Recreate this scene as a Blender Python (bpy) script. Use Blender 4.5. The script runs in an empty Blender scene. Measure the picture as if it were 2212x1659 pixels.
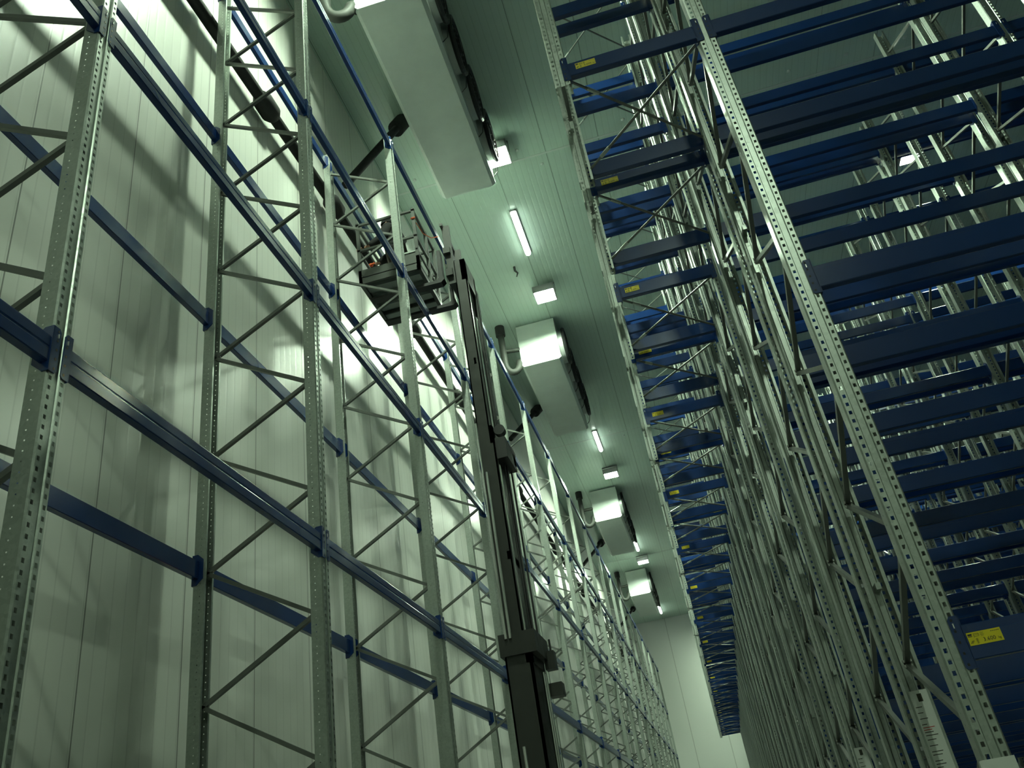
import bpy, math, random
from mathutils import Matrix, Vector
random.seed(7)
S = bpy.context.scene
COL = S.collection
PI = math.pi
CZ = 1.6                                   # camera height above the floor

# ------------------------------------------------------------------ materials
def mat(name, base=(.5, .5, .5), rough=.5, metal=0., spec=.5, emit=None, estr=0., noise=None, spangle=False, coat=0.):
    m = bpy.data.materials.new(name); m.use_nodes = True
    nt = m.node_tree; b = nt.nodes['Principled BSDF']
    b.inputs['Base Color'].default_value = (*base, 1)
    b.inputs['Roughness'].default_value = rough
    b.inputs['Metallic'].default_value = metal
    b.inputs['Specular IOR Level'].default_value = spec
    b.inputs['Coat Weight'].default_value = coat
    if emit:
        b.inputs['Emission Color'].default_value = (*emit, 1)
        b.inputs['Emission Strength'].default_value = estr
    if noise or spangle:
        tc = nt.nodes.new('ShaderNodeTexCoord')
        if spangle:
            t = nt.nodes.new('ShaderNodeTexVoronoi'); t.inputs['Scale'].default_value = 60; out = t.outputs['Color']
            amt = .10
        else:
            t = nt.nodes.new('ShaderNodeTexNoise'); t.inputs['Scale'].default_value = noise; t.inputs['Detail'].default_value = 4; out = t.outputs['Fac']
            amt = .18
        nt.links.new(tc.outputs['Object'], t.inputs['Vector'])
        mr = nt.nodes.new('ShaderNodeMapRange')
        mr.inputs['To Min'].default_value = rough - amt * .6; mr.inputs['To Max'].default_value = rough + amt
        nt.links.new(out, mr.inputs['Value']); nt.links.new(mr.outputs['Result'], b.inputs['Roughness'])
        mx = nt.nodes.new('ShaderNodeMix'); mx.data_type = 'RGBA'
        mx.inputs['A'].default_value = (*[c * .86 for c in base], 1); mx.inputs['B'].default_value = (*[min(1, c * 1.1) for c in base], 1)
        nt.links.new(out, mx.inputs['Factor']); nt.links.new(mx.outputs['Result'], b.inputs['Base Color'])
    return m

def panel_mat(name, base, axis, period, off, rib=.1, rough=.38, cross=None, seam_col=.35, ribstr=.25, sw=.006, gd=.93):
    """coated steel sandwich panel: fine ribs and panel joints across one axis"""
    m = bpy.data.materials.new(name); m.use_nodes = True
    nt = m.node_tree; N = nt.nodes; L = nt.links; b = N['Principled BSDF']
    geo = N.new('ShaderNodeNewGeometry'); sp = N.new('ShaderNodeSeparateXYZ'); L.new(geo.outputs['Position'], sp.inputs[0])
    def math_(op, a, bv=None, c=None):
        n = N.new('ShaderNodeMath'); n.operation = op
        for i, v in enumerate((a, bv, c)):
            if v is None: continue
            if isinstance(v, (int, float)): n.inputs[i].default_value = v
            else: L.new(v, n.inputs[i])
        return n.outputs[0]
    p = sp.outputs[axis]
    d = math_('PINGPONG', math_('SUBTRACT', p, off), period / 2)       # 0 at each joint
    seam = math_('LESS_THAN', d, sw)
    rb = math_('PINGPONG', p, rib / 2)
    groove = math_('LESS_THAN', rb, .006)
    line = seam
    h = math_('SMOOTH_MIN', math_('MULTIPLY', rb, 18.0), .35, .12)
    wav = N.new('ShaderNodeTexNoise'); wav.inputs['Scale'].default_value = 1.0; wav.inputs['Detail'].default_value = 3
    mp = N.new('ShaderNodeMapping')
    sc = [9, 9, 9]; sc['XYZ'.index(cross if cross else 'Z')] = .35
    mp.inputs['Scale'].default_value = sc
    L.new(geo.outputs['Position'], mp.inputs['Vector']); L.new(mp.outputs[0], wav.inputs['Vector'])
    hh = math_('ADD', h, math_('MULTIPLY', wav.outputs['Fac'], .5))
    bp = N.new('ShaderNodeBump'); bp.inputs['Strength'].default_value = ribstr; bp.inputs['Distance'].default_value = .006
    L.new(hh, bp.inputs['Height']); L.new(bp.outputs[0], b.inputs['Normal'])
    mx = N.new('ShaderNodeMix'); mx.data_type = 'RGBA'
    mx.inputs['A'].default_value = (*base, 1); mx.inputs['B'].default_value = (*[c * seam_col for c in base], 1)
    L.new(line, mx.inputs['Factor'])
    mx2 = N.new('ShaderNodeMix'); mx2.data_type = 'RGBA'; mx2.inputs['B'].default_value = (*[c * gd for c in base], 1)
    L.new(mx.outputs['Result'], mx2.inputs['A']); L.new(groove, mx2.inputs['Factor'])
    L.new(mx2.outputs['Result'], b.inputs['Base Color'])
    b.inputs['Roughness'].default_value = rough; b.inputs['Specular IOR Level'].default_value = .5
    return m

WHITE = (.70, .71, .66)
M = dict(
    wall=panel_mat('white_wall_panel', WHITE, 1, 1.12, .3, rib=.14, rough=.33, ribstr=.4, gd=.88),
    backwall=panel_mat('white_end_wall_panel', (.62, .64, .60), 0, 2.0, -1.5, rib=.5, rough=.45, ribstr=.08, sw=.016, seam_col=.3, gd=1),
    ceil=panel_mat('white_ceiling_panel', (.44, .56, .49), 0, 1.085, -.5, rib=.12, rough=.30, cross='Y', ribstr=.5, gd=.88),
    floor=mat('sealed_concrete', (.14, .15, .14), .45, noise=1.5),
    galv=mat('galvanised_steel', (.41, .45, .41), .36, .85, spangle=True),
    brace=mat('galvanised_brace', (.17, .18, .165), .38, .6, noise=20),
    blue=mat('blue_enamel', (.0055, .030, .130), .21, 0, .6),
    dark=mat('dark_opening', (.006, .007, .010), .6),
    bolt=mat('zinc_bolt', (.75, .75, .72), .3, .8),
    yellow=mat('yellow_label', (.72, .60, .01), .45),
    ink=mat('label_print', (.03, .03, .02), .6),
    red=mat('red_print', (.45, .05, .03), .6),
    paper=mat('white_notice', (.70, .72, .68), .5),
    casing=mat('white_casing', (.52, .58, .54), .38, 0, .5, noise=3),
    collar=mat('grey_fan_collar', (.42, .45, .44), .4, .3),
    black=mat('black_plastic', (.012, .013, .013), .5),
    pipe=mat('black_pipe_insulation', (.014, .015, .014), .75, noise=12),
    trap=mat('grey_drain_pipe', (.026, .030, .025), .6, noise=10),
    lamp=mat('lamp_glass', (.9, .9, .9), .3, emit=(.79, 1.0, .75), estr=230),
    tube=mat('fluorescent_cover', (.9, .9, .9), .3, emit=(.86, 1.0, .86), estr=4),
    lampbody=mat('lamp_housing', (.30, .31, .30), .4, .5),
    mast=mat('black_mast_paint', (.035, .037, .033), .38, .3, noise=8),
    chrome=mat('polished_rod', (.75, .76, .74), .15, 1.0),
    hose=mat('rubber_hose', (.012, .012, .012), .55),
    cage=mat('grey_cage_paint', (.065, .072, .064), .45, .3, noise=9),
    deck=mat('grey_deck_plate', (.30, .34, .31), .5, .3, noise=9),
    jacket=mat('dark_work_jacket', (.014, .014, .015), .85, noise=30),
    trousers=mat('brown_work_trousers', (.026, .021, .015), .85, noise=30),
    skin=mat('skin', (.42, .24, .16), .5),
    orange=mat('orange_glove', (.60, .09, .02), .7),
    hat=mat('dark_knit_cap', (.012, .012, .014), .9, noise=60),
    boot=mat('black_boot', (.015, .015, .015), .5),
    rope=mat('orange_cord', (.55, .10, .03), .7),
    chassis=mat('truck_paint', (.42, .05, .02), .4),
)

# ------------------------------------------------------------------ mesh helpers
class MB:
    def __init__(s): s.v = []; s.f = []; s.m = []; s.mats = []
    def mi(s, m):
        if m not in s.mats: s.mats.append(m)
        return s.mats.index(m)
    def add(s, vs, fs, m):
        o = len(s.v); s.v += [tuple(v) for v in vs]; i = s.mi(m)
        for f in fs: s.f.append(tuple(o + k for k in f)); s.m.append(i)
    def box(s, x0, x1, y0, y1, z0, z1, m, mtx=None):
        vs = [(x, y, z) for z in (z0, z1) for y in (y0, y1) for x in (x0, x1)]
        if mtx: vs = [mtx @ Vector(v) for v in vs]
        s.add(vs, [(0, 2, 3, 1), (4, 5, 7, 6), (0, 1, 5, 4), (2, 6, 7, 3), (0, 4, 6, 2), (1, 3, 7, 5)], m)
    def bar(s, p, q, w, h, m, up=(0, 0, 1)):
        p = Vector(p); q = Vector(q); d = (q - p); L = d.length; d.normalize()
        u = Vector(up)
        if abs(d.dot(u)) > .98: u = Vector((1, 0, 0))
        a = d.cross(u).normalized(); b = a.cross(d)
        vs = [c + a * (i * w / 2) + b * (j * h / 2) for c in (p, q) for (i, j) in ((-1, -1), (1, -1), (1, 1), (-1, 1))]
        s.add(vs, [(0, 3, 2, 1), (4, 5, 6, 7)] + [(k, (k + 1) % 4, 4 + (k + 1) % 4, 4 + k) for k in range(4)], m)
    def tube(s, pts, r, m, n=10, closed=False):
        pts = [Vector(p) for p in pts]; R = r if isinstance(r, (list, tuple)) else [r] * len(pts)
        rings = []; prev = None
        for i, p in enumerate(pts):
            d = (pts[min(i + 1, len(pts) - 1)] - pts[max(i - 1, 0)]).normalized()
            if prev is None:
                u = Vector((0, 0, 1)) if abs(d.z) < .9 else Vector((1, 0, 0))
                a = d.cross(u).normalized()
            else:
                a = (prev - d * prev.dot(d)).normalized()
            prev = a; b = d.cross(a)
            rings.append([p + (a * math.cos(t) + b * math.sin(t)) * R[i] for t in [2 * PI * k / n for k in range(n)]])
        vs = [v for rg in rings for v in rg]; fs = []
        for i in range(len(rings) - 1):
            for k in range(n):
                fs.append((i * n + k, i * n + (k + 1) % n, (i + 1) * n + (k + 1) % n, (i + 1) * n + k))
        fs.append(tuple(range(n - 1, -1, -1))); o = (len(rings) - 1) * n; fs.append(tuple(o + k for k in range(n)))
        s.add(vs, fs, m)
    def prism(s, prof, x0, x1, m, mtx=None, close=True):
        """profile (y,z) swept along x"""
        n = len(prof)
        vs = [(x0, y, z) for y, z in prof] + [(x1, y, z) for y, z in prof]
        if mtx: vs = [mtx @ Vector(v) for v in vs]
        fs = [(k, (k + 1) % n, n + (k + 1) % n, n + k) for k in range(n if close else n - 1)]
        if close: fs += [tuple(range(n - 1, -1, -1)), tuple(n + k for k in range(n))]
        s.add(vs, fs, m)
    def mesh(s, name):
        me = bpy.data.meshes.new(name); me.from_pydata(s.v, [], s.f)
        for m in s.mats: me.materials.append(m)
        if len(s.mats) > 1: me.polygons.foreach_set('material_index', s.m)
        me.update(); return me
    def inst(s, me, mtx):
        o = len(s.v); s.v += [tuple(mtx @ v.co) for v in me.vertices]
        idx = [s.mi(m) for m in me.materials]
        for p in me.polygons:
            s.f.append(tuple(o + k for k in p.vertices)); s.m.append(idx[p.material_index])

def recalc(me):
    import bmesh
    b = bmesh.new(); b.from_mesh(me); bmesh.ops.recalc_face_normals(b, faces=b.faces); b.to_mesh(me); b.free()
def smooth(me, ang=35):
    me.polygons.foreach_set('use_smooth', [True] * len(me.polygons)); me.set_sharp_from_angle(angle=math.radians(ang))

def link(name, me, root=None, loc=(0, 0, 0), rz=0.0, label=None):
    o = bpy.data.objects.new(name, me); COL.objects.link(o)
    loc = Vector(loc)
    if root is not None:
        o.parent = root
        base = Vector((0, 0, 0)); r = root
        while r is not None:
            base += r.location; r = r.parent
        loc = loc - base
    o.location = loc
    if rz: o.rotation_euler = (0, 0, rz)
    if label: o['label'] = label
    return o
def tag(o, label, cat, group=None):
    o['label'] = label; o['category'] = cat
    if group: o['group'] = group
    return o
def thing(name, loc, label, cat, group=None):
    o = bpy.data.objects.new(name, None); COL.objects.link(o); o.location = loc; o.empty_display_size = .2
    return tag(o, label, cat, group)
def struct(name, mb):
    o = link(name, mb.mesh(name)); o['kind'] = 'structure'; return o

# ------------------------------------------------------------------ dimensions (relative to the eye at z = 1.6)
def Z(z): return z + CZ
CEIL = Z(12.55); XL = -3.79; XR = 20.5; YB = 53.1; YF = -13.0
# ------------------------------------------------------------------ room shell
b = MB(); b.box(XL - .2, XR + .2, YF - .2, YB + .2, -.3, 0, M['floor']); struct('floor', b)
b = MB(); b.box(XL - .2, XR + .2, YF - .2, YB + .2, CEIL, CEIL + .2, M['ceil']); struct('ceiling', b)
b = MB(); b.box(XL - .2, XL, YF - .2, YB + .2, 0, CEIL, M['wall']); struct('wall_left', b)
b = MB(); b.box(XR, XR + .2, YF - .2, YB + .2, 0, CEIL, M['wall']); struct('wall_right', b)
b = MB(); b.box(XL, XR, YB, YB + .2, 0, CEIL, M['backwall']); struct('wall_back', b)
b = MB(); b.box(XL, XR, YF - .2, YF, 0, CEIL, M['backwall']); struct('wall_front', b)
JOINTS = (12.68, 26.2, 40.0)
for i, y in enumerate(JOINTS):
    b = MB(); b.box(XL, XR, y - .025, y + .025, CEIL - .006, CEIL, M['casing']); struct('trim_%d' % (i + 1), b)

# ------------------------------------------------------------------ rack components
PITCH = .05
def upright_mesh(name, H, w=.12):
    hw = w / 2; d = .10; s = MB(); g = M['galv']
    def strip(p, q, z0, z1): return [(p[0], p[1], z0), (q[0], q[1], z0), (q[0], q[1], z1), (p[0], p[1], z1)]
    nz = int(H / PITCH); top = nz * PITCH
    def plain(p, q): s.add(strip(p, q, 0, H), [(0, 1, 2, 3)], g)
    def holed(p, q, f0, f1, z0, z1, every=1):
        P = Vector(p); Q = Vector(q); a = P.lerp(Q, f0); c = P.lerp(Q, f1)
        plain(P, a); plain(c, Q)
        z = 0.0
        for k in range(nz):
            zb = k * PITCH + z0
            if k % every == 0:
                s.add(strip(a, c, z, zb), [(0, 1, 2, 3)], g); z = k * PITCH + z1
        s.add(strip(a, c, z, H), [(0, 1, 2, 3)], g)
    for sg in (-1, 1):
        pl = lambda x, y: (sg * x, y)
        plain(pl(hw - .02, d), pl(hw, d))                               # rear lip
        holed(pl(hw, d), pl(hw, .008), .38, .46, .012, .019)           # flank with small round holes
        plain(pl(hw, .008), pl(hw - .008, 0))                           # rounded corner
        holed(pl(hw - .008, 0), pl(.021, 0), .26, .76, .015, .036)     # slotted face
        plain(pl(.021, 0), pl(.016, .007))                              # step into the recess
    plain((-.016, .007), (.016, .007))
    me = s.mesh(name); return me

def beam_mesh(name, L, h):
    hh = h / 2
    right = h > .145
    prof = [(.004, -hh), (0, -hh + .005), (0, -.008), (.0025, -.002), (.0025, .003), (0, .009), (0, hh - .012), (.006, hh - .008), (.008, hh), (.046, hh), (.05, hh - .004), (.05, -hh + .004), (.046, -hh)]
    if right: prof = [(.004, -hh), (0, -hh + .005), (0, hh - .042), (.002, hh - .040), (.015, hh - .040), (.015, hh - .003), (.018, hh), (.046, hh), (.05, hh - .004), (.05, -hh + .004), (.046, -hh)]
    s = MB(); s.prism(prof, -L / 2, L / 2, M['blue']); me = s.mesh(name); recalc(me); return me

def connector_mesh(name, sg):
    s = MB(); B = M['blue']
    def fl(pts, a0, a1, plane):                                          # small plate from a polygon
        n = len(pts)
        vs = [((sg * u, a, v) if plane == 'y' else (sg * a, u, v)) for a in (a0, a1) for u, v in pts]
        s.add(vs, [tuple(range(n)), tuple(range(2 * n - 1, n - 1, -1))] + [(k, n + k, n + (k + 1) % n, (k + 1) % n) for k in range(n)], B)
    fl([(-.002, -.118), (.036, -.118), (.046, -.108), (.046, .104), (.034, .122), (-.002, .122)], -.007, -.002, 'y')
    fl([(-.007, -.118), (.03, -.118), (.085, -.07), (.085, .08), (.04, .122), (-.007, .122)], -.006, 0, 'x')
    for k in range(5):
        z = -.097 + .05 * k
        s.box(min(sg * .024, sg * .034), max(sg * .024, sg * .034), -.0078, -.0066, z - .006, z + .006, M['dark'])
    s.box(min(sg * .026, sg * .031), max(sg * .026, sg * .031), -.012, -.007, .066, .088, M['bolt'])     # safety pin
    me = s.mesh(name); recalc(me); return me
CONN = {1: connector_mesh('connector_right', 1), -1: connector_mesh('connector_left', -1)}

def beam_with_ends(name, L, h):
    s = MB(); s.inst(beam_mesh(name + '_bar', L, h), Matrix())
    for sg in (1, -1): s.inst(CONN[sg], Matrix.Translation((sg * L / 2, 0, 0)))
    return s.mesh(name)

def brace_mesh(name, p, q, w=.030, t=.030):
    """C-channel strut between two points"""
    s = MB(); s.bar(p, q, w, t, M['brace'])
    d = (Vector(q) - Vector(p)).normalized()
    for c in (Vector(p) + d * .03, Vector(q) - d * .03):
        s.bar(c - Vector((.024, 0, 0)), c + Vector((.024, 0, 0)), .014, .014, M['bolt'])
    return s.mesh(name)

# text on the load labels, joined into the label mesh
def text_mesh(txt, size):
    c = bpy.data.curves.new('t', 'FONT'); c.body = txt; c.size = size; c.resolution_u = 2
    o = bpy.data.objects.new('t', c); COL.objects.link(o)
    dg = bpy.context.evaluated_depsgraph_get(); me = bpy.data.meshes.new_from_object(o.evaluated_get(dg))
    bpy.data.objects.remove(o); bpy.data.curves.remove(c); return me
def load_label_mesh():
    s = MB(); w, h = .148, .058
    s.box(-w / 2, w / 2, -.0015, 0, -h / 2, h / 2, M['yellow'])
    def ink(x0, x1, z0, z1): s.box(x0, x1, -.0022, -.0012, z0, z1, M['ink'])
    tm = text_mesh('3.600', .025)
    if not tm.materials: tm.materials.append(M['ink'])
    s.inst(tm, Matrix.Translation((-.012, -.0022, -.019)) @ Matrix.Rotation(PI / 2, 4, 'X'))
    tm2 = text_mesh('kg', .015); tm2.materials.clear(); tm2.materials.append(M['ink'])
    s.inst(tm2, Matrix.Translation((.053, -.0022, -.018)) @ Matrix.Rotation(PI / 2, 4, 'X'))
    ink(-.070, -.052, .014, .022); ink(-.070, -.052, .009, .012)
    for k in range(3): ink(-.045, -.022, .020 - .006 * k, .0212 - .006 * k)
    ink(-.045, -.0438, .004, .0212); ink(-.0232, -.022, .008, .0212)
    for k in range(4): ink(-.016, .0 - .004 * (k % 2), .021 - .005 * k, .0222 - .005 * k)
    for k in range(5): ink(.030 + .008 * k, .036 + .008 * k, .018, .0205)
    for k in range(3): s.bar((-.068 + .004 * k, -.0018, -.02), (-.058 + .004 * k, -.0018, -.008), .0015, .001, M['ink'], (0, 1, 0))
    for k in range(4): ink(-.042, -.030, -.004 - .006 * k, -.0028 - .006 * k)
    ink(-.037, -.0355, -.024, .0)
    return s.mesh('load_label')
LABEL = load_label_mesh()

def zig(zf, zr, pitch, z0, z1, yf, yr):
    """zigzag nodes between front and rear uprights: list of ((y,z),(y,z))"""
    nodes = []
    k = -20
    while k < 30:
        for (y, z) in ((yf, zf + k * pitch), (yr, zr + k * pitch)):
            if z0 <= z <= z1: nodes.append((z, y))
        k += 1
    nodes.sort()
    return [((a[1], a[0]), (c[1], c[0])) for a, c in zip(nodes, nodes[1:])]

# ------------------------------------------------------------------ left rack along the wall
LX = -2.47; LD = 1.04; LY0 = 2.765; LP = 2.855; NL = 18
LEV = [Z(.03), Z(2.37), Z(4.70), Z(7.02), Z(9.36)]
UP_L = upright_mesh('upright_tall', Z(9.50), .12)
BL = LP - .12
BEAM_L = beam_mesh('long_beam', BL - .004, .14)
rack = thing('pallet_rack', (LX - LD / 2, LY0, 0), 'tall single pallet rack with blue beams standing along the white left wall', 'pallet rack')
cand = []
for i in range(-1, NL):
    y = LY0 + LP * i
    u1 = link('upright', UP_L, rack, (LX, y, 0), PI / 2)
    u2 = link('upright', UP_L, rack, (LX - LD, y, 0), -PI / 2)
    for u in (u1, u2):
        pass
    for a, c in zig(Z(1.864), Z(2.35), .972, .12, Z(9.42), LX - .085, LX - LD + .085):
        cand.append(('brace', (y, a[1]), brace_mesh('brace', (a[0], y, a[1]), (c[0], y, c[1]))))
foot = MB()
foot.box(-.08, .08, -.02, .12, 0, .01, M['galv']); FOOT = foot.mesh('base_plate')
nb = 0; rest = MB()
for kind, (y, z), me in sorted(cand, key=lambda t: (abs(t[1][0] - 8) // 1, t[1][0])):
    if nb < 100 and LY0 - .1 < y < LY0 + LP * 6 and z > Z(-.6):
        link('brace', me, rack, (0, 0, 0)); nb += 1
    else:
        rest.inst(me, Matrix())
o = link('far_braces', rest.mesh('far_braces'), rack, (0, 0, 0)); o['kind'] = 'stuff'
nb = 0; rest = MB()
for i in range(-1, NL - 1):
    yc = LY0 + LP * (i + .5)
    for li, z in enumerate(LEV):
        for fx, rz in ((LX, PI / 2), (LX - LD, -PI / 2)):
            vis = (li > 0 or fx > LX - .1) and -1 <= i < 14 and nb < 100
            if vis:
                nb += 1
                bo = link('beam', BEAM_L, rack, (fx, yc, z), rz)
                for sg in (1, -1):
                    ofs = Vector((sg * (BL / 2), 0, 0)); ofs.rotate(Matrix.Rotation(rz, 3, 'Z'))
                    c = bpy.data.objects.new('connector', CONN[sg]); COL.objects.link(c); c.parent = bo
                    c.location = (sg * BL / 2, 0, 0)
            else:
                R = Matrix.Translation((fx, yc, z)) @ Matrix.Rotation(rz, 4, 'Z')
                rest.inst(BEAM_L, R)
                for sg in (1, -1): rest.inst(CONN[sg], R @ Matrix.Translation((sg * BL / 2, 0, 0)))
o = link('far_beams', rest.mesh('far_beams'), rack, (0, 0, 0)); o['kind'] = 'stuff'

# ------------------------------------------------------------------ double rack rows to the right of the aisle
RY0 = 4.34; RP = 2.94; NR = 15
XU = [.06, 1.12, 4.78, 8.44, 12.10, 15.76]
RLEV = [Z(.645), Z(2.76), Z(5.03), Z(7.10), Z(9.20)]
UP_R = upright_mesh('upright_full', Z(9.95), .122)
UP_S = upright_mesh('upright_short', 9.95 - 4.88, .122)
B_S = beam_mesh('short_beam', XU[1] - XU[0] - .126, .15)
B_LG = beam_mesh('wide_beam', XU[2] - XU[1] - .126, .16)
B_LGE = beam_with_ends('wide_beam_with_ends', XU[2] - XU[1] - .126, .16)
B_SE = beam_with_ends('short_beam_with_ends', XU[1] - XU[0] - .126, .15)
RB = [((a), (c)) for a, c in zig(Z(.27), Z(.745), .975, .15, Z(9.9), .085, 1.13 - .085)]
RBM = [brace_mesh('brace', (0, a[0], a[1]), (0, c[0], c[1])) for a, c in RB]
ROWS = ((0.0, 1.13), (1.28, 2.40))
ORD = ['first', 'second', 'third', 'fourth', 'fifth', 'sixth', 'seventh', 'eighth', 'ninth', 'tenth', 'eleventh', 'twelfth', 'thirteenth', 'fourteenth', 'fifteenth']
def tie_mesh(p, q):
    s = MB(); p = Vector(p); q = Vector(q); s.tube([p, q], .012, M['brace'], 6)
    m_ = p.lerp(q, .12); n_ = p.lerp(q, .2); s.tube([m_, n_], .017, M['galv'], 6)
    return s.mesh('tie_rod')
TIES = []
for z0 in (5.0, 9.75):
    for ya, yb in ROWS:
        for sgn in (0, 1):
            a = (XU[0] + .05, (yb - .08) if sgn else ya + .08, Z(z0)); c = (XU[1] - .05, (ya + .08) if sgn else yb - .08, Z(z0))
            TIES.append(tie_mesh(a, c))
sp = MB(); sp.bar((0, 1.03, 0), (0, 1.38, 0), .03, .04, M['galv']); SPACER = sp.mesh('row_spacer')
for k in range(NR):
    y0 = RY0 + RP * k
    if k == 0: lab = 'double rack row nearest the camera at right, with the readable 3.600 kg load label'
    elif k == NR - 1: lab = 'last double rack row on the right, farthest down the aisle before the end wall'
    else: lab = ORD[k] + ' double row of blue and galvanised pallet racking counted from the camera, right side'
    root = thing('double_rack', (XU[1], y0 + 1.2, 0), lab, 'pallet rack', 'rack rows standing across the right side of the hall')
    rest = MB()
    for f, (ya, yb) in enumerate(ROWS):
        for xi, x in enumerate(XU):
            me, zb = (UP_S, Z(4.88)) if xi == 0 else (UP_R, 0)
            u = link('upright', me, root, (x, y0 + ya, zb))
            link('upright', me, root, (x, y0 + yb, zb), PI)
            if xi and k < 4: pass
            for (a, c), me_b in zip(RB, RBM):
                if xi == 0 and min(a[1], c[1]) < Z(4.92): continue
                if xi <= 1 or (xi == 2 and min(a[1], c[1]) > Z(1.5)):
                    link('brace', me_b, root, (x, y0 + ya, 0))
                else:
                    rest.inst(me_b, Matrix.Translation((x, y0 + ya, 0)))
        for xi in range(len(XU) - 1):
            xc = (XU[xi] + XU[xi + 1]) / 2
            for li, z in enumerate(RLEV):
                if xi == 0 and li < 2: continue
                for side, (yy, rz) in enumerate(((ya, 0), (yb, PI))):
                    near = k < 3 and xi < 2
                    me = (B_S if near else B_SE) if xi == 0 else (B_LG if near else B_LGE)
                    bo = link('beam', me, root, (xc, y0 + yy, z), rz)
                    if near:
                        Lb = (B_S if xi == 0 else B_LG)
                        half = ((XU[xi + 1] - XU[xi]) - .126) / 2
                        for sg in (1, -1):
                            c = bpy.data.objects.new('connector', CONN[sg]); COL.objects.link(c); c.parent = bo; c.location = (sg * half, 0, 0)
                    half = ((XU[xi + 1] - XU[xi]) - .126) / 2
                    if side == 0 and ((xi == 0 and li == 2) or (xi == 1 and li == 0)):
                        c = bpy.data.objects.new('load_label', LABEL); COL.objects.link(c); c.parent = bo
                        right = xi == 0 and ((k * 2 + f) in (7, 15))
                        c.location = ((half - .14) if right else (-half + (.13 if xi == 0 else .085)), -.0005, .008 if xi else .004)
                        c['label'] = 'yellow load label printed 3.600 kg'
    for me in TIES: link('tie_rod', me, root, (0, y0, 0))
    for xi in (1, 2, 3):
        for z in (Z(1.2), Z(4.0), Z(6.5), Z(9.0)): link('row_spacer', SPACER, root, (XU[xi], y0, z))
    o = link('far_braces', rest.mesh('far_braces'), root, (0, 0, 0)); o['kind'] = 'stuff'
    # rolling base the row stands on
    if k == 0:
        s = MB(); s.box(XU[1] - .066, XU[1] + .066, y0 - .006, y0 + .05, Z(-.45), Z(.165), M['paper']); s.box(XU[1] - .02, XU[1] - .012, y0 - .012, y0 - .006, Z(.06), Z(.07), M['bolt'])
        link('foot_sleeve', s.mesh('foot_sleeve'), root, (0, 0, 0), label='pale sleeve around the foot of the upright')
        def notice(yf, zt, zb):
            s = MB(); x0, x1 = XU[1] - .05, XU[1] + .045
            s.box(x0, x1, yf - .004, yf, zb, zt, M['paper'])
            s.box(x0 + .035, x0 + .06, yf - .005, yf - .0035, zt - .06, zt - .018, M['ink'])
            i = 0; z = zt - .085
            random.seed(3)
            while z > zb + .05:
                wd = random.uniform(.3, .8) * .08; red = (zt - .62 < z < zt - .5) or i in (4, 5)
                s.box(x0 + .008, x0 + .008 + wd, yf - .005, yf - .0035, z - .004, z, M['red'] if red else M['ink'])
                z -= .012 if red else random.choice((.016, .022, .03)); i += 1
            return s.mesh('load_notice')
        link('load_notice', notice(y0 + 1.03 - .002, Z(.60), Z(-.25)), root, (0, 0, 0), label='white load notice with printed lines')
        NOTICE = notice

    if k == 1: link('load_notice', NOTICE(y0 + 1.03 - .002, Z(.575), Z(-.3)), root, (0, 0, 0), label='white load notice with printed lines')

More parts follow.
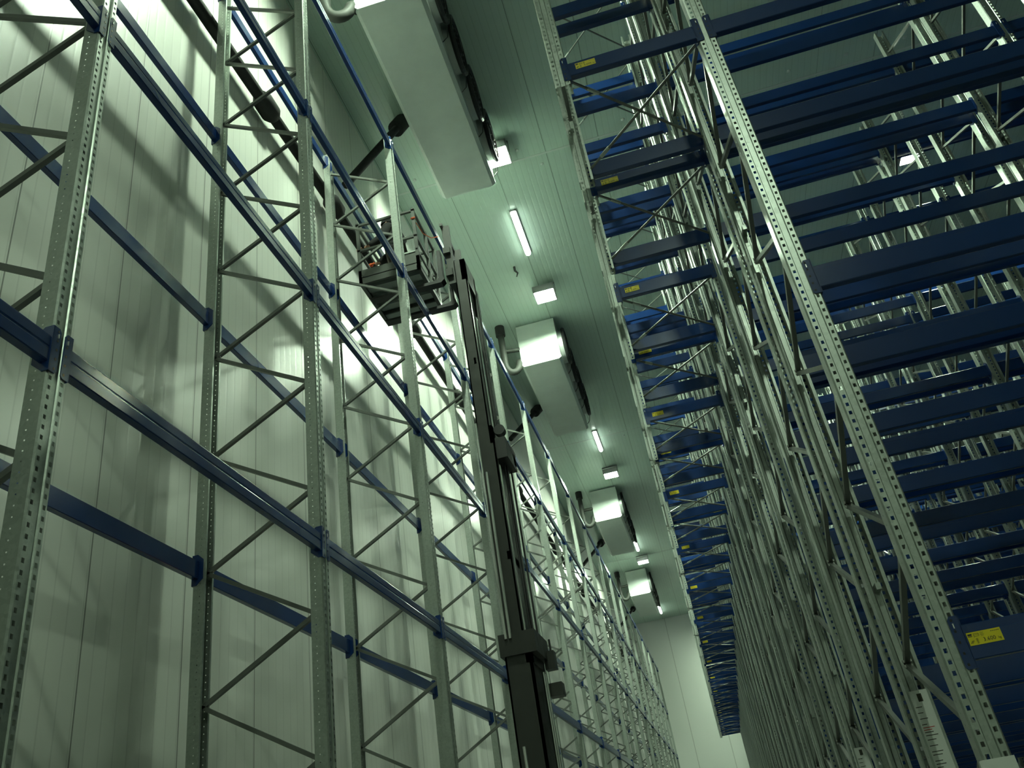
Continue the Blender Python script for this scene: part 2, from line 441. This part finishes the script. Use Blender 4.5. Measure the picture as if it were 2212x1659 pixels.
# ------------------------------------------------------------------ ceiling coolers
CX0, CX1 = -2.545, -1.525; CB = Z(11.25)
def cooler(y0, y1, label):
    r = thing('unit_cooler', ((CX0 + CX1) / 2, (y0 + y1) / 2, CEIL), label, 'cooler', 'unit coolers hanging under the ceiling')
    s = MB(); T = Matrix(((0, 1, 0, 0), (1, 0, 0, 0), (0, 0, 1, 0), (0, 0, 0, 1)))
    s.prism([(CX0, CB + .10), (CX1, CB + .10), (CX1, CEIL - .05), (CX0, CEIL - .05)], y0, y1, M['casing'], T)
    me = s.mesh('casing'); recalc(me); link('casing', me, r, (0, 0, 0))
    s = MB()
    s.prism([(CX0 - .012, CB + .10), (CX0 - .012, CB + .07), (CX0 + .05, CB), (CX1 - .05, CB), (CX1 + .012, CB + .05), (CX1 + .012, CB + .10)], y0 - .012, y1 + .012, M['casing'], T)
    me = s.mesh('drip_tray'); recalc(me); link('drip_tray', me, r, (0, 0, 0))
    n = 4; st = (y1 - y0 - .1) / n
    for i in range(n):
        yc = y0 + .05 + st * (i + .5); zc = (CB + CEIL) / 2 + .02; R = .44
        f = MB()
        f.tube([(CX1, yc, zc), (CX1 + .14, yc, zc)], R, M['collar'], 32)
        fo = bpy.data.objects.new('fan_collar', None); me = f.mesh('fan_collar'); smooth(me)
        fo = link('fan_collar', me, r, (0, 0, 0))
        g = MB()
        for rr in (R + .015, R * .8, R * .6, R * .4, R * .2):
            pts = [(CX1 + .150 + .07 * (1 - rr / R), yc + rr * math.cos(a), zc + rr * math.sin(a)) for a in [2 * PI * q / 32 for q in range(33)]]
            g.tube(pts, .045 if rr > R else .008, M['black'], 6)
        for q in range(8):
            a = 2 * PI * q / 8
            g.tube([(CX1 + .150, yc + R * math.cos(a), zc + R * math.sin(a)), (CX1 + .20, yc + .05 * math.cos(a), zc + .05 * math.sin(a))], .008, M['black'], 5)
        g.tube([(CX1 + .145, yc, zc), (CX1 + .21, yc, zc)], .11, M['black'], 16)
        for q in range(5):
            a = 2 * PI * q / 5
            m_ = Matrix.Translation((CX1 + .148, yc, zc)) @ Matrix.Rotation(a, 4, 'X') @ Matrix.Rotation(.1, 4, 'Z')
            g.box(-.004, .004, -.09, .09, .1, R - .03, M['black'], m_)
        gm = g.mesh('fan_grille'); o = bpy.data.objects.new('fan_grille', gm); COL.objects.link(o); o.parent = fo; o.location = (0, 0, 0)
        fo_base = fo.matrix_basis
        base = Vector(r.location); o.location = (0, 0, 0)
        w = MB(); w.tube([(CX1 + .15, yc + .38, zc - .30), (CX1 + .10, yc + .48, zc - .46), (CX1 + .02, yc + .46, CB + .1)], .008, M['black'], 6)
        o = bpy.data.objects.new('fan_cable', w.mesh('fan_cable')); COL.objects.link(o); o.parent = fo; o.location = (0, 0, 0)
    for yy in (y0 + .3, y1 - .3):
        for xx in (CX0 + .1, CX1 - .1):
            h = MB(); h.tube([(xx, yy, CEIL - .055), (xx, yy, CEIL)], .012, M['bolt'], 8); link('hanger_rod', h.mesh('hanger_rod'), r, (0, 0, 0))
    return r
CY = [(7.55, 11.80), (18.43, 22.72), (30.63, 35.05), (41.85, 46.2)]
cl = ['large white unit cooler nearest the camera, cut by the top edge of the photo', 'white unit cooler with brightly lit end face beyond the mast top, second from the camera',
      'third white unit cooler from the camera along the ceiling', 'smallest and farthest white unit cooler, close to the end wall']
for (a, c), l in zip(CY, cl): cooler(a, c, l)

BRP = (((-2.90, 23.08, 12.53), (-3.64, 21.29, 10.80)), ((-2.91, 36.65, 12.53), (-3.64, 33.5, 10.65)), ((-2.93, 49.1, 12.53), (-3.64, 44.2, 10.41)))
# drain traps beside each cooler, branch pipes and the long suction pipe on the wall
for i, (y0, y1) in enumerate(CY):
    x = -2.95; yy = y0 - .12; zb = CB + .02
    r = thing('drain_trap', (x, yy, CEIL), 'dark pipe with a U bend hanging from the ceiling beside the %s' % ('nearest cooler', 'second cooler', 'third cooler', 'farthest cooler')[i], 'pipe', 'drain traps beside the coolers')
    pts = [(x, yy, CEIL), (x, yy, zb + .12)] + [(x + .17 - .17 * math.cos(t), yy + .14 * (t / PI), zb + .12 - .24 * math.sin(t)) for t in [PI * q / 10 for q in range(1, 11)]] + [(x + .345, yy + .2, zb + .22), (CX0 - .016, yy + .3, zb + .26)]
    s = MB(); s.tube(pts, .085, M['trap'], 14); me = s.mesh('pipe'); smooth(me, 60); link('pipe', me, r, (0, 0, 0))
    s = MB(); s.tube([(x, yy, CEIL), (x, yy, CEIL - .28)], .125, M['pipe'], 18); me = s.mesh('ceiling_collar'); smooth(me); link('ceiling_collar', me, r, (0, 0, 0))
    s = MB(); s.tube([(x, yy + .02, zb + .52), (CX0 - .002, yy + .16, zb + .56)], .055, M['trap'], 12); me = s.mesh('side_pipe'); smooth(me); link('side_pipe', me, r, (0, 0, 0))
    # oblique branch
    p, q = [(Vector(a), Vector(b)) for a, b in (((-2.89, 10.85, 12.53), (-3.64, 9.62, 10.06)), BRP[0], BRP[1], BRP[2])][i]
    p.z += CZ; q.z += CZ
    r = thing('branch_pipe', tuple(p), 'black insulated branch pipe slanting from the ceiling down to the wall behind the %s' % ('nearest cooler', 'second cooler', 'third cooler', 'farthest cooler')[i], 'pipe', 'black branch pipes at the left wall')
    s = MB(); s.tube([p, q], .07, M['pipe'], 14); me = s.mesh('pipe'); smooth(me); link('pipe', me, r, (0, 0, 0))
    d = (q - p).normalized()
    s = MB(); s.tube([p - d * .02, p + d * .42], .15, M['pipe'], 18); me = s.mesh('collar'); smooth(me); link('collar', me, r, (0, 0, 0))
r = thing('suction_pipe', (-3.63, 20, Z(9.0)), 'long black insulated pipe running along the left wall behind the rack', 'pipe')
s = MB(); s.tube([(-3.63, -2.0, Z(8.62)), (-3.63, 6, Z(8.97)), (-3.63, 9, Z(9.1)), (-3.63, 52.5, Z(9.15))], .075, M['pipe'], 14); me = s.mesh('pipe'); smooth(me); link('pipe', me, r, (0, 0, 0))
for yy in (6.95, 9.05, 12.6, 15.4, 18.1, 21.0, 26.5, 32, 38, 44):
    s = MB(); zc = Z(9.1) if yy > 8.5 else Z(9.01)
    s.tube([(-3.63, yy - .2, zc), (-3.63, yy - .12, zc), (-3.63, yy + .12, zc), (-3.63, yy + .2, zc)], [.085, .13, .13, .085], M['pipe'], 16); me = s.mesh('joint'); smooth(me); link('joint', me, r, (0, 0, 0), label='thick black pipe joint')

# ------------------------------------------------------------------ lamps
def hid(x, y, label, seen=True):
    z = Z(12.22)
    r = thing('ceiling_floodlight', (x, y, CEIL), label, 'lamp', 'square floodlights under the ceiling')
    s = MB(); w = .25
    for sgx in (-1, 1): s.box(x + sgx * w - .01, x + sgx * w + .01, y - w - .01, y + w + .01, z - .02, z + .16, M['lampbody'])
    for sgy in (-1, 1): s.box(x - w, x + w, y + sgy * w - .01, y + sgy * w + .01, z - .02, z + .16, M['lampbody'])
    s.box(x - w, x + w, y - w, y + w, z + .13, z + .16, M['lampbody'])
    link('housing', s.mesh('housing'), r, (0, 0, 0))
    s = MB(); s.box(x - .225, x + .225, y - .225, y + .225, z + .035, z + .045, M['lamp']); link('lamp_glass', s.mesh('lamp_glass'), r, (0, 0, 0))
    s = MB()
    for sgx in (-1, 1): s.box(x + sgx * .275 - .004, x + sgx * .275 + .004, y - .02, y + .02, z + .05, CEIL - .03, M['lampbody'])
    s.box(x - .28, x + .28, y - .02, y + .02, CEIL - .035, CEIL, M['lampbody'])
    link('bracket', s.mesh('bracket'), r, (0, 0, 0))
hid(2.4, -7.0, 'added fill floodlight, out of view above the floor behind the camera')  # added fill out of view, lifts faces turned towards the camera
hid(3.3, 50.4, 'added unseen floodlight brightening the end wall, behind the last rack row')  # added lamp, unseen behind the racks, to brighten the end wall
hid(7.07, 46.0, 'added unseen floodlight above the far right racks near the end wall')  # extra unseen lamp added for more light at the far end
hid(-1.48, 6.2, 'square floodlight above the aisle, beside the start of the nearest cooler')
hid(-1.44, 12.10, 'largest glaring floodlight in view, at the far corner of the nearest cooler')
hid(-1.48, 17.0, 'glaring floodlight just before the lit end face of the second cooler')
hid(-1.48, 28.8, 'glaring floodlight just before the third cooler')
hid(-1.48, 39.9, 'small far floodlight just before the farthest cooler')
hid(7.07, 15.45, 'floodlight glaring between the rack beams at upper right')
hid(7.07, 28.8, 'floodlight above the far right racks, hidden behind beams')
def tube_light(y0, y1, label):
    x = -1.545
    r = thing('ceiling_tube_light', (x, (y0 + y1) / 2, CEIL), label, 'lamp', 'tube lights under the ceiling')
    s = MB(); s.box(x - .075, x + .075, y0, y1, CEIL - .05, CEIL - .004, M['lampbody']); link('fixture', s.mesh('fixture'), r, (0, 0, 0))
    s = MB(); n = 12
    prof = [(x + .068 * math.cos(PI + PI * q / n), CEIL - .05 + .075 * math.sin(PI + PI * q / n)) for q in range(n + 1)]
    ys = [(y0 + .0, .55), (y0 + .03, .9), (y0 + .08, 1), (y1 - .08, 1), (y1 - .03, .9), (y1, .55)]
    vs = []; 
    for yy, k in ys:
        vs += [(x + (a - x) * k, yy, CEIL - .05 + (c - CEIL + .05) * k) for a, c in prof]
    m_ = n + 1; fs = [(i * m_ + j, i * m_ + j + 1, (i + 1) * m_ + j + 1, (i + 1) * m_ + j) for i in range(len(ys) - 1) for j in range(n)]
    fs += [tuple(range(m_)), tuple((len(ys) - 1) * m_ + j for j in range(m_ - 1, -1, -1))]
    s.add(vs, fs, M['tube']); me = s.mesh('diffuser'); recalc(me); smooth(me, 50); link('diffuser', me, r, (0, 0, 0))
tube_light(14.05, 15.62, 'longest looking lit tube light, between the nearest and second coolers')
tube_light(25.55, 27.15, 'lit tube light just past the far end of the second cooler')
tube_light(37.0, 38.9, 'lit tube light just past the far end of the third cooler')
tube_light(49.6, 51.4, 'smallest lit tube light beside the end wall')

# ceiling bolts in pairs of rows beside each joint
b = MB()
for i in range(4):
    r0, r1 = .04 * math.cos(i * PI / 8), .04 * math.cos((i + 1) * PI / 8); z0, z1 = -.025 * math.sin(i * PI / 8), -.025 * math.sin((i + 1) * PI / 8)
    for q in range(10):
        a, c = 2 * PI * q / 10, 2 * PI * (q + 1) / 10
        b.add([(r0 * math.cos(a), r0 * math.sin(a), z0), (r0 * math.cos(c), r0 * math.sin(c), z0), (r1 * math.cos(c), r1 * math.sin(c), z1), (r1 * math.cos(a), r1 * math.sin(a), z1)], [(0, 1, 2, 3)], M['casing'])
BOLT = b.mesh('ceiling_bolt'); smooth(BOLT)
for jy in JOINTS[:2]:
    for sy in (-.28, .28):
        for q in range(-3, 7):
            x = .04 + q * 1.085 + (.4 if sy > 0 else 0)
            if x > XL + .2 and not (-2.6 < x < -1.3 and jy > 20): tag(link('ceiling_bolt', BOLT, None, (x, jy + sy, CEIL)), 'small white domed bolt head beside a ceiling panel joint', 'bolt', 'domed bolt heads beside the ceiling joints')
s = MB(); s.tube([(-1.98, 16.0, CEIL), (-1.98, 16.02, CEIL - .10), (-1.93, 16.06, CEIL - .16), (-1.98, 16.14, CEIL - .2)], [.03, .028, .022, .012], M['trap'], 8)
tag(link('ceiling_hook', s.mesh('ceiling_hook')), 'small bent hook hanging from the ceiling between tube light and floodlight', 'hook')

# ------------------------------------------------------------------ reach truck with raised mast
TY0, TY1 = 9.22, 9.88
tr = thing('reach_truck', (-1.2, 9.55, 0), 'black reach truck mast raised in the aisle, carrying the work cage', 'forklift truck')
def rails(name, x0, x1, yo, z0, z1, th):
    s = MB()
    for y, sg in ((TY0 + yo, 1), (TY1 - yo, -1)):
        ya, yb = sorted((y, y + sg * .075))
        s.box(x0, x1, min(y, y + sg * th), max(y, y + sg * th), z0, z1, M['mast'])      # web
        s.box(x0, x0 + th, ya, yb, z0, z1, M['mast']); s.box(x1 - th, x1, ya, yb, z0, z1, M['mast'])
    return s
s = rails('outer', -2.03, -1.73, 0, .1, Z(2.33), .02)
s.box(-1.80, -1.73, TY0, TY1, Z(2.02), Z(2.33), M['mast']); s.box(-1.78, -1.73, TY0, TY1, .3, .5, M['mast']); s.box(-1.78, -1.73, TY0, TY1, Z(.2), Z(.32), M['mast'])
s.box(-1.765, -1.745, TY0, TY1, .5, Z(2.02), M['mast'])
link('outer_mast', s.mesh('outer_mast'), tr, (0, 0, 0))
s = MB(); s.box(-2.07, -1.66, TY0 - .03, TY1 + .03, Z(2.12), Z(2.36), M['mast']); s.box(-1.70, -1.58, TY1 - .12, TY1 + .02, Z(2.02), Z(2.22), M['mast']); s.box(-1.70, -1.54, TY1 - .16, TY1 + .02, Z(1.72), Z(1.86), M['mast'])
s.tube([(-1.62, TY1 - .05, Z(2.2)), (-1.62, TY1 - .05, Z(2.36))], .012, M['mast'], 8)
link('mast_collar', s.mesh('mast_collar'), tr, (0, 0, 0))
s = rails('mid', -2.01, -1.79, .03, Z(1.6), Z(4.95), .018)
s.box(-1.84, -1.79, TY0 + .03, TY1 - .03, Z(4.7), Z(4.95), M['mast']); s.box(-1.84, -1.80, TY0 + .03, TY1 - .03, Z(3.2), Z(3.3), M['mast']); s.box(-1.815, -1.80, TY0 + .12, TY1 - .12, Z(1.6), Z(4.9), M['mast'])
link('middle_mast', s.mesh('middle_mast'), tr, (0, 0, 0))
s = MB()
s.tube([(-1.74, TY0 + .42, Z(4.72)), (-1.74, TY0 + .55, Z(4.72))], .10, M['black'], 16); s.tube([(-1.72, TY0 + .1, Z(4.9)), (-1.72, TY0 + .2, Z(4.9))], .07, M['black'], 16)
s.box(-1.82, -1.66, TY0 + .08, TY1 - .06, Z(4.5), Z(4.78), M['black']); s.box(-1.74, -1.66, TY1 - .2, TY1 - .06, Z(4.55), Z(4.70), M['black'])
link('chain_sheaves', s.mesh('chain_sheaves'), tr, (0, 0, 0))
s = rails('inner', -1.99, -1.83, .06, Z(4.2), Z(7.66), .016)
s.box(-1.90, -1.83, TY0 + .06, TY1 - .06, Z(7.3), Z(7.66), M['mast']); s.box(-1.90, -1.87, TY0 + .06, TY1 - .06, Z(5.9), Z(6.0), M['mast']); s.box(-1.885, -1.87, TY0 + .1, TY1 - .1, Z(4.2), Z(7.6), M['mast'])
link('inner_mast', s.mesh('inner_mast'), tr, (0, 0, 0))
for y, x, z0, z1 in ((TY0 + .18, -1.80, Z(2.4), Z(4.6)), (TY0 + .46, -1.76, Z(2.4), Z(4.5)), (TY0 + .33, -1.84, Z(4.9), Z(6.8)), (TY0 - .035, -1.98, Z(2.3), Z(4.98)), (TY0 - .035, -1.93, Z(2.3), Z(4.3)), (TY0 + .30, -1.69, .6, Z(1.95)), (TY0 + .42, -1.69, .6, Z(1.95)), (TY0 - .03, -1.95, .6, Z(1.2))):
    s = MB(); s.tube([(x, y, z0), (x, y, z1)], .018, M['chrome'], 10); me = s.mesh('lift_cylinder'); smooth(me); link('lift_cylinder', me, tr, (0, 0, 0), label='shiny lift cylinder rod')
for q, (x, y, zt, zb) in enumerate(((-1.83, TY1 - .02, 7.45, 4.9), (-1.75, TY0 + .26, 4.6, 2.4), (-1.74, TY0 + .34, 4.6, 2.4), (-1.73, TY1 - .1, 4.5, 2.4))):
    s = MB(); s.tube([(-1.88, y, Z(zt) + .03), (x - .01, y, Z(zt) + .03), (x, y, Z(zt) - .03), (x, y, Z(zb))], .012, M['hose'], 8); me = s.mesh('hose'); smooth(me, 60); link('hose', me, tr, (0, 0, 0))
FZ = Z(7.36)
s = MB()
s.box(-2.10, -2.0, TY0 - .02, TY1 + .02, FZ + .02, FZ + .14, M['mast']); s.box(-2.10, -2.0, TY0 - .02, TY1 + .02, FZ + .42, FZ + .52, M['mast'])
for y in (TY0 + .03, TY1 - .05): s.box(-2.08, -1.98, y, y + .05, FZ - .1, FZ + .95, M['mast'])
for q in range(7): s.box(-2.09, -2.07, TY0 + .05 + .09 * q, TY0 + .065 + .09 * q, FZ + .5, FZ + .95, M['mast'])
s.box(-2.10, -2.06, TY0 - .02, TY1 + .02, FZ + .93, FZ + .98, M['mast'])
link('fork_carriage', s.mesh('fork_carriage'), tr, (0, 0, 0))
for y in (TY0 - .02, TY1 - .10):
    s = MB()
    pth = [(-2.15, FZ + .5), (-2.15, FZ + .05), (-2.13, FZ - .02), (-2.18, FZ - .065), (-3.22, FZ - .04), (-3.24, FZ - .02), (-3.22, FZ - .012), (-2.24, FZ - .012), (-2.21, FZ + .02), (-2.20, FZ + .5)]
    T = Matrix(((0, 1, 0, 0), (1, 0, 0, 0), (0, 0, 1, 0), (0, 0, 0, 1)))
    s.prism(pth, y, y + .12, M['black'], T); me = s.mesh('fork'); recalc(me); link('fork', me, tr, (0, 0, 0))
# chassis below the frame
s = MB(); s.box(-1.72, -.25, TY0 - .28, TY1 + .28, .12, 1.0, M['chassis']); s.box(-1.1, -.25, TY0 - .28, TY1 + .28, 1.0, 1.25, M['black']); link('chassis', s.mesh('chassis'), tr, (0, 0, 0))
s = MB()
for yy in (TY0 - .26, TY1 + .14): s.box(-2.35, -1.72, yy, yy + .12, .06, .22, M['chassis'])
for p in ((-2.2, TY0 - .2), (-2.2, TY1 + .2), (-.6, 9.55)): s.tube([(p[0], p[1] - .05, .13), (p[0], p[1] + .05, .13)], .13, M['black'], 20)
link('wheel_arms', s.mesh('wheel_arms'), tr, (0, 0, 0))

# ------------------------------------------------------------------ work cage on the forks
GX0, GX1, GY0, GY1 = -3.30, -2.40, 9.0, 10.12; GZ = Z(7.47)
wc = thing('work_cage', ((GX0 + GX1) / 2, (GY0 + GY1) / 2, GZ), 'grey steel work cage lifted high between the left rack uprights', 'work cage')
s = MB()
s.box(GX0, GX1, GY0, GY1 - .21, GZ + .10, GZ + .115, M['deck'])
for q in range(4):
    y = GY0 + .16 + .24 * q; s.box(GX0 + .03, GX1 - .03, y, y + .12, GZ + .035, GZ + .10, M['deck'])
link('deck', s.mesh('deck'), wc, (0, 0, 0))
s = MB(); w = .05
s.box(GX0, GX1, GY0, GY0 + .03, GZ, GZ + .24, M['cage'])
s.box(GX0, GX0 + w, GY0, GY1, GZ, GZ + .07, M['cage']); s.box(GX1 - w, GX1, GY0, GY1, GZ, GZ + .07, M['cage']); s.box(GX0, GX1, GY1 - .04, GY1, GZ, GZ + .035, M['cage'])
s.box(GX0, GX1, GY1 - .26, GY1 - .21, GZ + .04, GZ + .10, M['cage'])
for q in range(4): x = GX0 + (GX1 - GX0 - w) * q / 3; s.box(x, x + .035, GY1 - .22, GY1 - .03, GZ + .01, GZ + .045, M['cage'])
link('base_frame', s.mesh('base_frame'), wc, (0, 0, 0))
for (x, y) in ((GX0, GY0), (GX1 - .045, GY0), (GX0, GY1 - .17), (GX1 - .045, GY1 - .17), (GX1 - .045, (GY0 + GY1) / 2)):
    s = MB(); s.box(x, x + .045, y, y + .045, GZ + .06, GZ + 1.12, M['cage']); link('post', s.mesh('post'), wc, (0, 0, 0))
for z in (1.10, .62):
    s = MB(); r_ = .035; zz = GZ + z
    s.box(GX0, GX1, GY0, GY0 + r_, zz - .035, zz, M['cage']); s.box(GX0, GX1, GY1 - .16, GY1 - .16 + r_, zz - .035, zz, M['cage'])
    s.box(GX1 - .04, GX1 - .005, GY0, GY1 - .12, zz - .035, zz, M['cage']); s.box(GX0, GX0 + .035, GY0, GY1 - .12, zz - .035, zz, M['cage'])
    link('rail', s.mesh('rail'), wc, (0, 0, 0))
s = MB(); s.box(GX1 - .035, GX1 - .01, GY0, GY1 - .12, GZ + .34, GZ + .37, M['cage']); s.bar((GX0 + .02, GY0 + .06, GZ + .1), (GX0 + .02, GY0 + .3, GZ + .38), .03, .03, M['cage']); link('brace', s.mesh('brace'), wc, (0, 0, 0))
s = MB(); s.tube([(GX1 - .02, GY0 + .02, GZ + .92), (GX1 + .02, GY0 + .3, GZ + .86), (GX1 + .06, GY0 + .6, GZ + 1.0), (GX1 + .13, GY0 + .75, GZ + 1.12)], .007, M['rope'], 6)
s.tube([(GX1 - .055, GY0 - .006, GZ + .92), (GX1 + .01, GY0 - .006, GZ + .92)], .014, M['rope'], 6)
tag(link('safety_cord', s.mesh('safety_cord')), 'thin orange cord tied to the cage corner post and trailing towards the mast', 'cord')
s = MB(); s.box(GX1 - .40, GX1 - .06, GY0 + .06, GY0 + .30, GZ + .116, GZ + .36, M['cage']); tb = link('tool_box', s.mesh('tool_box')); tag(tb, 'grey tool box on the cage deck in the corner nearest the mast', 'tool box')
s = MB(); s.box(GX1 - .41, GX1 - .05, GY0 + .05, GY0 + .31, GZ + .36, GZ + .385, M['deck']); o = link('lid', s.mesh('lid'), tb, (0, 0, 0))

# ------------------------------------------------------------------ person in the cage
def skin(name, pts, edges, radii, material, root_i=0, sub=2):
    me = bpy.data.meshes.new(name); me.from_pydata(pts, edges, [])
    o = bpy.data.objects.new(name, me); COL.objects.link(o)
    o.modifiers.new('s', 'SKIN'); 
    for i, r in enumerate(radii):
        sv = me.skin_vertices[0].data[i]; sv.radius = (r, r) if isinstance(r, (int, float)) else r
        sv.use_root = (i == root_i)
    sb = o.modifiers.new('u', 'SUBSURF'); sb.levels = sub; sb.render_levels = sub
    dg = bpy.context.evaluated_depsgraph_get(); out = bpy.data.meshes.new_from_object(o.evaluated_get(dg))
    bpy.data.objects.remove(o); bpy.data.meshes.remove(me)
    out.materials.clear(); out.materials.append(material); out.polygons.foreach_set('use_smooth', [True] * len(out.polygons))
    return out
PX, PY, PZ = -2.90, 9.72, GZ + .116
def W(x, y, z): return (x, y, z)
# pelvis .. head, arms reach forward (towards -y) to the rail, legs straight, body leaning forward
bp = [W(0, 0, .93), W(0, -.02, 1.12), W(0, -.07, 1.32), W(0, -.10, 1.42), W(0, -.13, 1.50), W(0, -.16, 1.585), W(0, -.165, 1.655),
      W(-.10, .0, .88), W(-.11, -.02, .48), W(-.12, .02, .09), W(-.12, -.13, .04),
      W(.10, .0, .88), W(.12, -.05, .48), W(.12, .03, .09), W(.12, -.12, .04),
      W(-.19, -.09, 1.38), W(-.24, -.22, 1.16), W(-.20, -.44, 1.03), W(-.19, -.50, 1.02),
      W(.19, -.09, 1.38), W(.25, -.20, 1.14), W(.27, -.44, 1.02), W(.275, -.50, 1.01)]
be = [(0, 1), (1, 2), (2, 3), (3, 4), (4, 5), (5, 6), (0, 7), (7, 8), (8, 9), (9, 10), (0, 11), (11, 12), (12, 13), (13, 14), (3, 15), (15, 16), (16, 17), (17, 18), (3, 19), (19, 20), (20, 21), (21, 22)]
br = [(.15, .11), (.14, .10), (.16, .11), (.10, .08), .055, (.075, .09), (.07, .085), .085, .058, .042, .035, .085, .058, .042, .035, .058, .045, .034, .03, .058, .045, .034, .03]
body = skin('person', bp, be, br, M['skin'])
hm = MB()
person = link('person', body, None, (PX, PY, PZ), -PI / 2); person.scale = (.92, .92, .92)
tag(person, 'person in dark jacket and knit cap standing in the raised work cage', 'person')
def add_child(name, me, label=None):
    o = bpy.data.objects.new(name, me); COL.objects.link(o); o.parent = person
    if label: o['label'] = label
    return o
def hand(cx, cy, cz, sg, material):
    pts = [(cx, cy, cz), (cx, cy - .07, cz + .005)]; ed = [(0, 1)]; rr = [(.040, .02), (.042, .018)]
    for q, (dx, L) in enumerate(((-.033, .062), (-.011, .074), (.011, .07), (.032, .055))):
        a = len(pts); pts += [(cx + dx, cy - .078, cz + .004), (cx + dx, cy - .09 - L * .35, cz - .012), (cx + dx, cy - .085 - L * .4, cz - .04), (cx + dx, cy - .06 - L * .2, cz - .058)]
        ed += [(1, a), (a, a + 1), (a + 1, a + 2), (a + 2, a + 3)]; rr += [.010, .010, .009, .008]
    a = len(pts); pts += [(cx + sg * .045, cy - .03, cz - .01), (cx + sg * .05, cy - .06, cz - .035), (cx + sg * .03, cy - .075, cz - .055)]; ed += [(0, a), (a, a + 1), (a + 1, a + 2)]; rr += [.013, .011, .009]
    return skin('hand', pts, ed, rr, material, 0, 1)
for nm, cc, sg in (('glove', (-.19, -.50, 1.02), 1), ('glove', (.275, -.50, 1.01), -1)):
    add_child(nm, hand(*W(*cc), sg, M['orange'] if sg > 0 else M['skin']), 'orange glove' if sg > 0 else 'bare hand') if sg > 0 else add_child('hand', hand(*W(*cc), sg, M['skin']))
jp = [W(0, 0, .86), W(0, -.02, 1.12), W(0, -.07, 1.32), W(0, -.105, 1.44), W(-.19, -.09, 1.38), W(-.24, -.22, 1.16), W(-.20, -.42, 1.035), W(.19, -.09, 1.38), W(.25, -.20, 1.14), W(.27, -.42, 1.025)]
je = [(0, 1), (1, 2), (2, 3), (3, 4), (4, 5), (5, 6), (3, 7), (7, 8), (8, 9)]
add_child('jacket', skin('jacket', jp, je, [(.23, .18), (.22, .17), (.235, .18), (.14, .12), .10, .08, .06, .10, .08, .06], M['jacket'], 1))
tp = [W(0, 0, .92), W(-.10, .0, .86), W(-.11, -.02, .48), W(-.12, .02, .09), W(.10, .0, .86), W(.12, -.05, .48), W(.12, .03, .09)]
add_child('trousers', skin('trousers', tp, [(0, 1), (1, 2), (2, 3), (0, 4), (4, 5), (5, 6)], [(.18, .135), .115, .082, .07, .115, .082, .07], M['trousers'], 0))
for sg, x in ((1, -.12), (2, .12)):
    add_child('boot', skin('boot', [W(x, .03, .14), W(x, .03, .05), W(x, -.06, .045), W(x, -.15, .035)], [(0, 1), (1, 2), (2, 3)], [.055, .055, .05, .035], M['boot'], 1))
# knit cap and face details
s = MB(); n = 20; c0 = Vector(W(0, -.155, 1.635)); vs = []; fs = []
for i in range(9):
    t = i / 8 * 1.75
    for q in range(n):
        a = 2 * PI * q / n; k = 1.04 if i >= 7 else 1
        vs.append(c0 + Vector((.093 * math.sin(t) * math.cos(a) * k, .108 * math.sin(t) * math.sin(a) * k, .115 * math.cos(t))))
for i in range(8):
    for q in range(n): fs.append((i * n + q, (i + 1) * n + q, (i + 1) * n + (q + 1) % n, i * n + (q + 1) % n))
s.add(vs, fs, M['hat']); me = s.mesh('knit_cap'); smooth(me, 60); add_child('knit_cap', me)
s = MB(); s.tube([W(0, -.245, 1.60), W(0, -.275, 1.565), W(0, -.25, 1.56)], [.010, .016, .014], M['skin'], 8); me = s.mesh('nose'); smooth(me, 70); add_child('nose', me)
for sx in (-1, 1):
    s = MB(); s.tube([W(sx * .033, -.238, 1.60), W(sx * .033, -.248, 1.60)], [.011, .009], M['ink'], 8); add_child('eye', s.mesh('eye'))
    s = MB(); s.tube([W(sx * .082, -.15, 1.56), W(sx * .09, -.145, 1.585), W(sx * .084, -.14, 1.61)], [.012, .016, .01], M['skin'], 8); me = s.mesh('ear'); smooth(me, 70); add_child('ear', me)
s = MB(); s.tube([W(-.022, -.236, 1.525), W(0, -.243, 1.523), W(.022, -.236, 1.525)], .006, M['red'], 6); add_child('mouth', s.mesh('mouth'))

# ------------------------------------------------------------------ camera and render look
f_px = 1836.97; ya, pi_, ro = -.155374, .527147, -.169649
fw = Vector((math.sin(ya) * math.cos(pi_), math.cos(ya) * math.cos(pi_), math.sin(pi_)))
rt = Vector((math.cos(ya), -math.sin(ya), 0)); up = rt.cross(fw)
r2 = rt * math.cos(ro) + up * math.sin(ro); u2 = -rt * math.sin(ro) + up * math.cos(ro)
cam = bpy.data.cameras.new('camera'); cam.sensor_width = 36; cam.lens = f_px / 2212 * 36; cam.clip_start = .05; cam.clip_end = 200
co = bpy.data.objects.new('camera', cam); COL.objects.link(co)
co.matrix_world = Matrix(((r2.x, u2.x, -fw.x, 0), (r2.y, u2.y, -fw.y, 0), (r2.z, u2.z, -fw.z, CZ), (0, 0, 0, 1)))
S.camera = co
w = bpy.data.worlds.new('world'); S.world = w; w.use_nodes = True
w.node_tree.nodes['Background'].inputs['Color'].default_value = (0, 0, 0, 1); w.node_tree.nodes['Background'].inputs['Strength'].default_value = 0
S.view_settings.view_transform = 'Standard'; S.view_settings.look = 'None'; S.view_settings.gamma = 1; S.view_settings.use_curve_mapping = False
S.view_settings.exposure = 2.1
